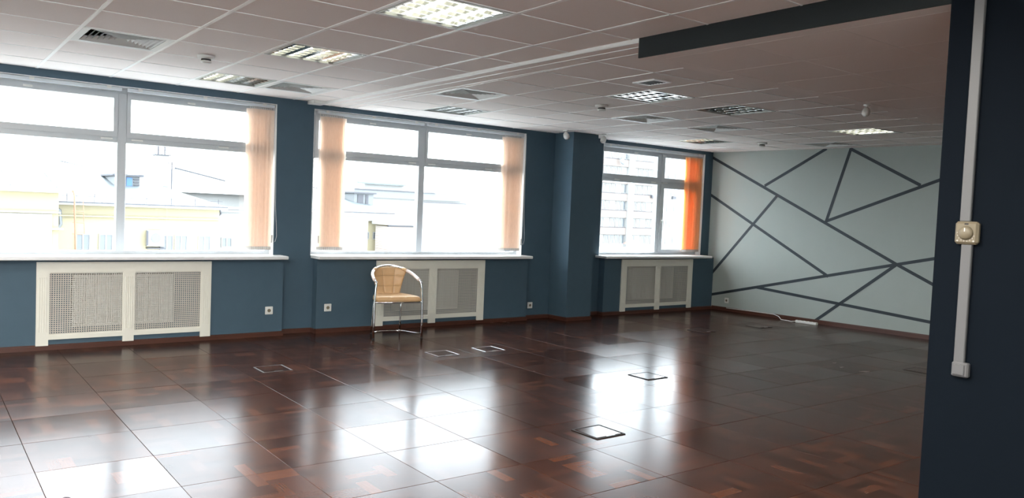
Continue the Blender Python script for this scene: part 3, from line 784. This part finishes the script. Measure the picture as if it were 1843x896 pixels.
# ------------------------------------------------------------------ chair
ch = thing('armchair', 'tan quilted leather armchair with chrome legs and wooden arm hoop', 'chair', (4.46, 7.965, 0), R(-10))
LX = .288
for s_ in (-1, 1):
    l = MB(); l.tube([(s_*LX, 0, .012), (s_*LX*.995, .004, .20), (s_*LX*.985, .010, .45), (s_*LX*.955, .012, .58), (s_*LX*.930, .016, .635), (s_*LX*.935, .020, .66)], [.0125, .0125, .0125, .0125, .0115, .0115], 12)
    lg = l.build('front_leg', 'chrome', ch, True)
    MB().tube([(s_*LX, 0, 0), (s_*LX, 0, .014)], .0145, 12).build('foot_cap', 'black_rubber', lg)
    r_ = MB(); r_.tube([(s_*.165, .40, .43), (s_*.170, .42, .30), (s_*.175, .44, .10), (s_*.178, .452, .012)], .009, 10)
    rl = r_.build('rear_leg', 'chrome', ch, True)
    MB().tube([(s_*.178, .452, 0), (s_*.178, .452, .014)], .011, 10).build('foot_cap', 'black_rubber', rl)
hp = []
for k in range(33):
    a_ = math.pi*k/32
    x = -LX*.93*math.cos(a_)*(1+.10*math.sin(a_)**2*2.0*abs(math.cos(a_))); y = .02+.43*math.sin(a_)**.85; z = .660+.150*math.sin(a_)**1.15
    hp.append((x, y, z))
core = MB(); core.tube(hp, .010, 10); core.build('arm_tube', 'chrome', ch, True)
for nm, i0, i1, m_ in (('arm_rest', 1, 9, 'arm_wood'), ('arm_rest', 23, 31, 'arm_wood'), ('back_rail', 9, 23, 'chrome_bright')):
    b_ = MB(); pts = hp[i0:i1+1]; b_.tube(pts, [.019 if nm == 'arm_rest' else .0135]*len(pts), 12); b_.build(nm, m_, ch, True)
for i in (9, 23):
    b_ = MB(); b_.tube([hp[i-1], hp[i], hp[i+1]], .020, 12); b_.build('collar', 'leather', ch, True)
# backrest, quilted shell
def padgrid(fn, nu, nv, th):
    vs = []; fs = []
    for sgn in (0, 1):
        for j in range(nv+1):
            for i in range(nu+1): vs.append(fn(i/nu, j/nv, sgn))
    n1 = (nu+1)*(nv+1)
    for j in range(nv):
        for i in range(nu):
            q = (j*(nu+1)+i, j*(nu+1)+i+1, (j+1)*(nu+1)+i+1, (j+1)*(nu+1)+i); fs.append(q); fs.append(tuple(k+n1 for k in q[::-1]))
    rim = [i for i in range(nu+1)] + [(j+1)*(nu+1)-1 for j in range(1, nv+1)] + [nv*(nu+1)+i for i in range(nu-1, -1, -1)] + [j*(nu+1) for j in range(nv-1, 0, -1)]
    for k in range(len(rim)):
        a_, b_ = rim[k], rim[(k+1) % len(rim)]; fs.append((a_, a_+n1, b_+n1, b_))
    return vs, fs
def seamdip(t_, lines, wdt=.035):
    return max(math.exp(-((t_-l)/wdt)**2) for l in lines)
def backfn(u_, v_, sgn):
    half = .135+.075*v_**1.1                     # narrower at the seat
    x = (u_*2-1)*half; z = .455+.335*v_-.030*(abs(2*u_-1)**2.2)*v_**3
    y = .395+.060*v_-.085*(x/.21)**2*v_
    dip = max(seamdip(u_, (.32, .70)), seamdip(v_, (.36, .72), .03))
    edge = min(1, min(u_, 1-u_)/.06, min(v_, 1-v_)/.05)
    th = (.012+.008*edge)-.007*dip
    return (x, y+(th if sgn else -th), z)
vs, fs = padgrid(backfn, 40, 40, .02)
bk = MB().add(vs, fs).build('backrest', 'leather', ch, True)
def seam_line(fn, pts): 
    b_ = MB(); b_.tube([fn(*p) for p in pts], .0018, 5); return b_
for uu in (.32, .70): seam_line(lambda a_, b_, c_=0: backfn(a_, b_, 0), [(uu, q/12) for q in range(13)]).build('seam', 'seam', bk)
for vv in (.36, .72): seam_line(lambda a_, b_, c_=0: backfn(a_, b_, 0), [(q/12, vv) for q in range(13)]).build('seam', 'seam', bk)
def seatfn(u_, v_, sgn):
    half = .262-.10*v_**2.2
    x = (u_*2-1)*half; y = -.010+.43*v_+.0*u_
    e_ = min(1, min(u_, 1-u_)/.07, min(v_, 1-v_)/.08); e_ = math.sqrt(max(0, 1-(1-e_)**2))
    dip = max(seamdip(u_, (.33, .67), .02), seamdip(v_, (.45,), .02))
    if sgn: return (x, y, .462+.030*e_-.008*dip)
    return (x, y, .440-.014*e_)
vs, fs = padgrid(seatfn, 36, 30, .05)
MB().add(vs, [f[::-1] for f in fs]).build('seat', 'leather', ch, True)
b_ = MB(); b_.prism([(-.255, .0), (.255, .0), (.20, .36), (.15, .415), (-.15, .415), (-.20, .36)], .416, .428); b_.build('seat_pan', 'black_rubber', ch)
b_ = MB(); b_.tube([(-LX*.985, .008, .425), (LX*.985, .008, .425)], .009, 10); b_.build('seat_rail', 'chrome', ch, True)
b_ = MB(); b_.tube([(-LX, .004, .095), (-.20, .030, .100), (-.07, .05, .096), (.07, .05, .090), (.20, .030, .068), (LX, .004, .060)], .0075, 10); sb = b_.build('stretcher', 'chrome', ch, True)
b_ = MB(); b_.tube([(-.005, .05, .094), (.045, .05, .092)], .012, 12); b_.build('stretcher_clip', 'chrome_bright', sb, True)

# ------------------------------------------------------------------ shoe tip at the frame edge
t = thing('shoe', 'small dark maroon rounded shoe tip on the pale reflecting floor', 'shoe', (.60, 4.20, 0), R(-8))
u_ = MB()
rows = [(-.13, .030, .055), (-.09, .034, .062), (-.03, .036, .056), (.03, .040, .046), (.08, .041, .036), (.115, .032, .028), (.135, .014, .018)]
vs = []; n = 12
for y, hw, hh in rows:
    for k in range(n):
        a_ = math.pi*k/(n-1); vs.append((hw*math.cos(a_), y, .012+hh*math.sin(a_)))
fs = [(i*n+k, i*n+k+1, (i+1)*n+k+1, (i+1)*n+k) for i in range(len(rows)-1) for k in range(n-1)] + [tuple(range(n))[::-1], tuple((len(rows)-1)*n+k for k in range(n))]
u_.add(vs, fs); u_.build('upper', 'maroon', t, True)
so_ = MB(); so_.prism([(-.032, -.132), (.032, -.132), (.038, -.05), (.043, .06), (.034, .118), (.012, .140), (-.012, .140), (-.034, .118), (-.043, .06), (-.038, -.05)], 0, .013); so_.build('sole', 'black_rubber', t)

# ------------------------------------------------------------------ outside: ground and buildings
g = MB(); g.box(-120, 220, 12, 260, -14.2, -14); tag(struct('ground', g, 'ext_ground'), 'pale street level ground far below the windows')
def bld(name, label): return thing(name, label, 'building', (0, 0, 0))
def part(p, name, m_, *boxes):
    b_ = MB()
    for q in boxes: b_.box(*q)
    return b_.build(name, m_, p)
def ext_window(p, x0, x1, y, z0, z1, fr='ext_white'):
    w_ = part(p, 'window', fr, (x0-.05, x1+.05, y-.06, y+.05, z0-.05, z0), (x0-.05, x1+.05, y-.06, y+.05, z1, z1+.05), (x0-.05, x0, y-.06, y+.05, z0, z1), (x1, x1+.05, y-.06, y+.05, z0, z1), ((x0+x1)/2-.03, (x0+x1)/2+.03, y-.05, y+.04, z0, z1))
    part(w_, 'pane', 'ext_glass', (x0, x1, y-.02, y+.02, z0, z1))
# yellow wing with cornice
A = bld('yellow_building_wing', 'pale yellow building wing with white cornice and ledges seen through the first window')
part(A, 'wall', 'ext_yellow_deep', (-16, 4.62, 35.1, 40.2, -14, 1.49))
part(A, 'cornice', 'ext_white', (-16, 4.75, 34.7, 40.3, 1.49, 1.69)); part(A, 'ledge', 'ext_white', (-16, 4.66, 34.9, 35.1, .70, .76)); part(A, 'lower_ledge', 'ext_yellow', (3.85, 4.76, 34.85, 35.1, .07, .14))
part(A, 'panel', 'ext_white', (-16, 4.4, 35.06, 35.1, -14, .66))
b_ = MB(); b_.add([(-16, 34.7, 1.69), (4.75, 34.7, 1.69), (4.75, 40.3, 1.69), (-16, 40.3, 1.69), (-16, 39.8, 2.57), (4.4, 39.8, 2.53)], [(0, 1, 5, 4), (1, 2, 5), (2, 3, 4, 5), (3, 0, 4), (0, 3, 2, 1)]); rf = b_.build('roof', 'ext_roof_white', A)
for k in range(8): 
    x = -6+1.5*k; b_ = MB(); b_.tube([(x, 34.75, 1.71), (x, 39.8, 2.58)], .025, 5); b_.build('roof_seam', 'ext_roof', rf)
# main yellow house behind
B = bld('yellow_house', 'yellow house with pale blue metal roof, dormer and air conditioner seen through the first window')
part(B, 'wall', 'ext_yellow', (4.66, 12.35, 40.5, 54, -14, .98)); part(B, 'eave', 'ext_white', (5.0, 12.6, 40.0, 40.6, .98, 1.12)); part(B, 'ledge', 'ext_yellow', (4.7, 12.4, 40.3, 40.5, .46, .52))
part(B, 'gutter', 'ext_grey', (5.0, 12.6, 39.95, 40.02, 1.08, 1.13))
b_ = MB(); b_.add([(5.0, 40.0, 1.12), (12.6, 40.0, 1.12), (11.2, 54, 2.6), (7.14, 54, 3.34), (5.0, 48, 2.2)], [(0, 1, 2, 3, 4)]); rf = b_.build('roof', 'ext_roof', B)
b_ = MB(); b_.tube([(7.14, 54, 3.34), (9.9, 54, 2.78), (11.2, 54, 2.6)], .07, 5); b_.build('ridge', 'ext_grey', rf)
for k in range(9):
    f_ = k/8; b_ = MB(); b_.tube([(5.2+7.2*f_, 40.1, 1.14), (6.6+4.4*f_, 53, 3.05-.45*f_)], .022, 4); b_.build('roof_seam', 'ext_roof_white', rf)
for k in range(7): 
    b_ = MB(); b_.tube([(5.6+k*1.1, 40.2, 1.12), (5.6+k*1.1, 40.2, 1.48)], .018, 5); b_.build('guard_post', 'ext_grey', rf)
b_ = MB(); b_.tube([(5.4, 40.2, 1.38), (12.4, 40.2, 1.38)], .014, 5); b_.build('guard_rail', 'ext_grey', rf)
D = part(B, 'dormer', 'ext_roof_white', (8.6, 9.8, 45.9, 49, 1.55, 2.5)); part(D, 'dormer_roof', 'ext_grey', (8.45, 9.95, 45.7, 49, 2.5, 2.6)); part(D, 'door', 'ext_blue', (9.15, 9.42, 45.84, 45.9, 1.75, 2.44))
for k in range(5): part(D, 'slat', 'ext_grey', (9.5, 9.76, 45.84, 45.9, 1.75+.14*k, 1.82+.14*k))
for k in range(5): part(D, 'slat', 'ext_grey', (8.62, 8.95, 45.84, 45.9, 1.75+.14*k, 1.84+.14*k))
for x in (6.06, 7.0, 9.64, 10.30, 11.4): ext_window(B, x, x+.5, 40.5, -1.75, -.36)
ac = part(B, 'air_conditioner', 'ext_white', (8.95, 9.70, 40.15, 40.45, -.85, -.10)); part(ac, 'side_grille', 'ext_grey', (8.92, 9.0, 40.13, 40.16, -.8, -.12))
MB().lathe([(.22, 0), (.22, .03)], 20, Matrix.Translation((9.33, 40.14, -.45)) @ Matrix.Rotation(R(90), 4, 'X')).build('fan_grille', 'ext_glass', ac)
part(ac, 'bracket', 'ext_grey', (8.95, 9.75, 40.1, 40.45, -.97, -.92))
lad = MB(); lad.tube([(5.68, 39.4, 1.55), (5.72, 39.4, 1.62), (5.78, 39.4, 1.4), (5.88, 39.4, -1.4)], .035, 6); l_ = lad.build('ladder_rail', 'ext_rust', B)
lad = MB(); lad.tube([(6.12, 39.4, 1.25), (6.2, 39.4, -.3)], .014, 6); lad.build('ladder_rail', 'ext_rust', B)
for k in range(3): lad = MB(); lad.tube([(5.72, 39.4, .72-.5*k), (6.16, 39.4, .70-.5*k)], .018, 5); lad.build('ladder_rung', 'ext_rust', B)
dp = MB(); dp.tube([(5.05, 40.35, .95), (5.35, 40.4, .7), (5.4, 40.4, .1), (5.2, 40.4, -.25), (5.2, 40.4, -2)], .09, 6); dp.build('drainpipe', 'ext_roof_white', B)
# white house to the right with windows and a second metal roof behind
Cb = bld('white_house', 'white house corner with small stacked windows beside the peach blind')
part(Cb, 'wall', 'ext_white', (12.7, 21.8, 43, 56, -14, .85)); part(Cb, 'cornice', 'ext_white', (12.7, 21.85, 42.7, 56, .85, 1.0)); part(Cb, 'gutter', 'ext_grey', (12.7, 14.6, 42.62, 42.7, .96, 1.0))
for z in (-.55, -1.25): ext_window(Cb, 13.28, 13.75, 43, z-.45, z)
dp = MB(); dp.tube([(13.0, 42.6, .95), (13.1, 42.7, .75), (12.9, 42.8, .5), (12.85, 42.85, -2)], .05, 6); dp.build('drainpipe', 'ext_grey', Cb)
E_ = bld('blue_roof_house', 'distant house with pale blue metal roof and chimney mast seen through the first window')
part(E_, 'wall', 'ext_white', (12.5, 22.5, 60.7, 70, -14, 1.9))
b_ = MB(); b_.add([(12.5, 60.0, 1.9), (22.5, 60.0, 1.9), (20.5, 66, 2.95), (16.6, 66, 3.75), (13.6, 66, 3.0)], [(0, 1, 2, 3, 4)]); rf = b_.build('roof', 'ext_roof', E_)
b_ = MB(); b_.tube([(16.6, 66, 3.78), (20.5, 66, 2.98)], .09, 5); b_.build('ridge', 'ext_grey', rf)
part(E_, 'chimney', 'ext_white', (14.3, 15.2, 62, 63, 1.9, 4.5)); part(E_, 'chimney_cap', 'ext_grey', (14.2, 15.3, 61.9, 63.1, 4.5, 4.58)); part(E_, 'chimney_pot', 'ext_grey', (14.5, 14.6, 62.4, 62.5, 4.58, 5.2), (14.95, 15.05, 62.4, 62.5, 4.58, 5.2))
b_ = MB(); b_.tube([(14.95, 60.2, 2.0), (14.95, 60.2, 4.0)], .045, 5); b_.tube([(14.7, 60.2, 3.9), (15.4, 60.2, 3.85)], .03, 5); b_.build('mast', 'ext_grey', E_)
# house seen through the middle window
F_ = bld('corner_house', 'pale yellow corner house with dormer window seen through the middle window')
part(F_, 'wall', 'ext_yellow', (21.95, 27.65, 51.3, 60, -14, .42)); part(F_, 'cornice', 'ext_white', (21.95, 27.9, 50.9, 60, .42, 1.0)); part(F_, 'gutter', 'ext_grey', (21.95, 27.9, 50.85, 50.92, .96, 1.02))
b_ = MB(); b_.add([(21.95, 50.9, 1.02), (27.9, 50.9, 1.02), (30.0, 58, 1.3), (27.4, 60, 2.5), (21.95, 60, 3.1)], [(0, 1, 2, 3, 4)]); rf = b_.build('roof', 'ext_roof', F_)
b_ = MB(); b_.tube([(21.95, 60, 3.15), (27.4, 60, 2.5), (30, 58, 1.32)], .06, 5); b_.build('ridge', 'ext_grey', rf)
D = part(F_, 'dormer', 'ext_roof_white', (26.2, 27.75, 54, 57, 1.3, 2.35)); part(D, 'dormer_roof', 'ext_grey', (26.05, 27.9, 53.8, 57, 2.35, 2.45)); part(D, 'opening', 'ext_grey', (26.45, 26.9, 53.94, 54, 1.55, 2.28)); part(D, 'slat', 'ext_grey', (27.1, 27.3, 53.94, 54, 1.55, 2.28))
for x in (25.75, 26.45): ext_window(F_, x, x+.3, 51.3, -.85, -.42)
G_ = bld('brick_house', 'low brick house wall with white eaves seen beside the middle window mullion')
part(G_, 'wall', 'ext_brick', (26.25, 28.2, 48.6, 50.6, -14, .12)); part(G_, 'eave', 'ext_white', (26.0, 28.3, 48.3, 50.7, .22, .45)); part(G_, 'eave_shadow_strip', 'ext_grey', (26.1, 28.2, 48.4, 48.6, .10, .22))
K_ = bld('distant_roof_house', 'very distant pale house with long thin roof lines behind the corner house')
part(K_, 'wall', 'ext_white', (40, 62, 82, 95, -14, 2.4)); part(K_, 'roof', 'ext_roof_white', (39.5, 54, 81.5, 95, 2.4, 3.3)); part(K_, 'ridge', 'ext_roof', (39.8, 46, 81.4, 82, 3.9, 4.1)); part(K_, 'attic', 'ext_white', (41, 48, 82, 90, 3.3, 3.9)); part(K_, 'gutter', 'ext_grey', (39.5, 50, 81.4, 81.5, 3.22, 3.32)); part(K_, 'parapet_line', 'ext_grey', (48, 54.5, 81.4, 81.5, 2.1, 2.2))
T_ = bld('distant_tower', 'faint distant white block with small windows seen through the middle window')
part(T_, 'wall', 'ext_white', (66, 82, 108, 120, -14, .6))
for r_ in range(3):
    for k in range(4): ext_window(T_, 71+1.9*k, 71.6+1.9*k, 108, -2.9-1.5*r_+.0, -1.9-1.5*r_, 'ext_white')
# apartment block opposite the narrow window
P_ = bld('apartment_block', 'tall pale apartment block with brick bands and glazed balconies seen through the narrow window')
yA = 90.0
part(P_, 'wall', 'ext_white', (80, 116, yA, 102, -14, 20))
part(P_, 'pier', 'ext_white', (90.4, 91.6, yA-.6, yA, -14, 20)); part(P_, 'pier', 'ext_white', (97.6, 99.0, yA-.6, yA, -14, 20))
for n in range(-1, 6):
    zc = .47+2.66*n
    for (a_, b2, bal) in ((83.5, 90.4, 1), (91.6, 97.6, 1), (99.0, 106.5, 0)):
        if bal: 
            part(P_, 'brick_band', 'ext_brickband', (a_, b2, yA-.35, yA, zc+.75, zc+1.85)); part(P_, 'slab_edge', 'ext_grey', (a_, b2, yA-.4, yA-.3, zc+1.85, zc+1.93))
            k_ = int((b2-a_)/1.15)
            for q in range(k_):
                if (q*7+n*3) % 5 == 4: continue
                x = a_+.2+q*1.15; ext_window(P_, x, x+.8, yA-.05, zc-.62, zc+.62)
        else:
            for x in (100.0, 103.2): ext_window(P_, x, x+1.7, yA-.05, zc-.6, zc+.7)
MB().lathe([(.55, 0), (.45, .12), (.1, .2)], 20, Matrix.Translation((88.2, yA-1.1, 9.95)) @ Matrix.Rotation(R(70), 4, 'X')).build('satellite_dish', 'ext_glass', P_)
for x in (95.6, 100.6): part(P_, 'air_conditioner', 'ext_grey', (x, x+.8, yA-.75, yA-.4, 4.6, 5.1))
t = tag(MB().lathe([(1.5, 0), (1.1, .28), (.5, .5), (.04, .6)], 12, Matrix.Translation((86.4, 84, -2.6))).build('parasol', 'ext_red'), 'red parasol in front of the apartment block seen through the narrow window', 'parasol')
Q_ = thing('street_banner', 'long white banner with grey figures in front of the apartment block', 'banner', (78, 82.5, -14))
part(Q_, 'sheet', 'ext_white', (-4, 12.5, 0, .2, 8, 11.0))
for k in range(5):
    b_ = MB(); b_.lathe([(.05, 0), (.38, .12), (.42, .5), (.2, .9), (.05, 1.0)], 8, Matrix.Translation((1.0+2.1*k, -.02, 9.2)) @ Matrix.Scale(.08, 4, (0, 1, 0))); b_.build('printed_figure', 'ext_glass', Q_)
for x in (-3.5, 4, 12): part(Q_, 'post', 'ext_grey', (x, x+.12, .2, .32, 0, 11))
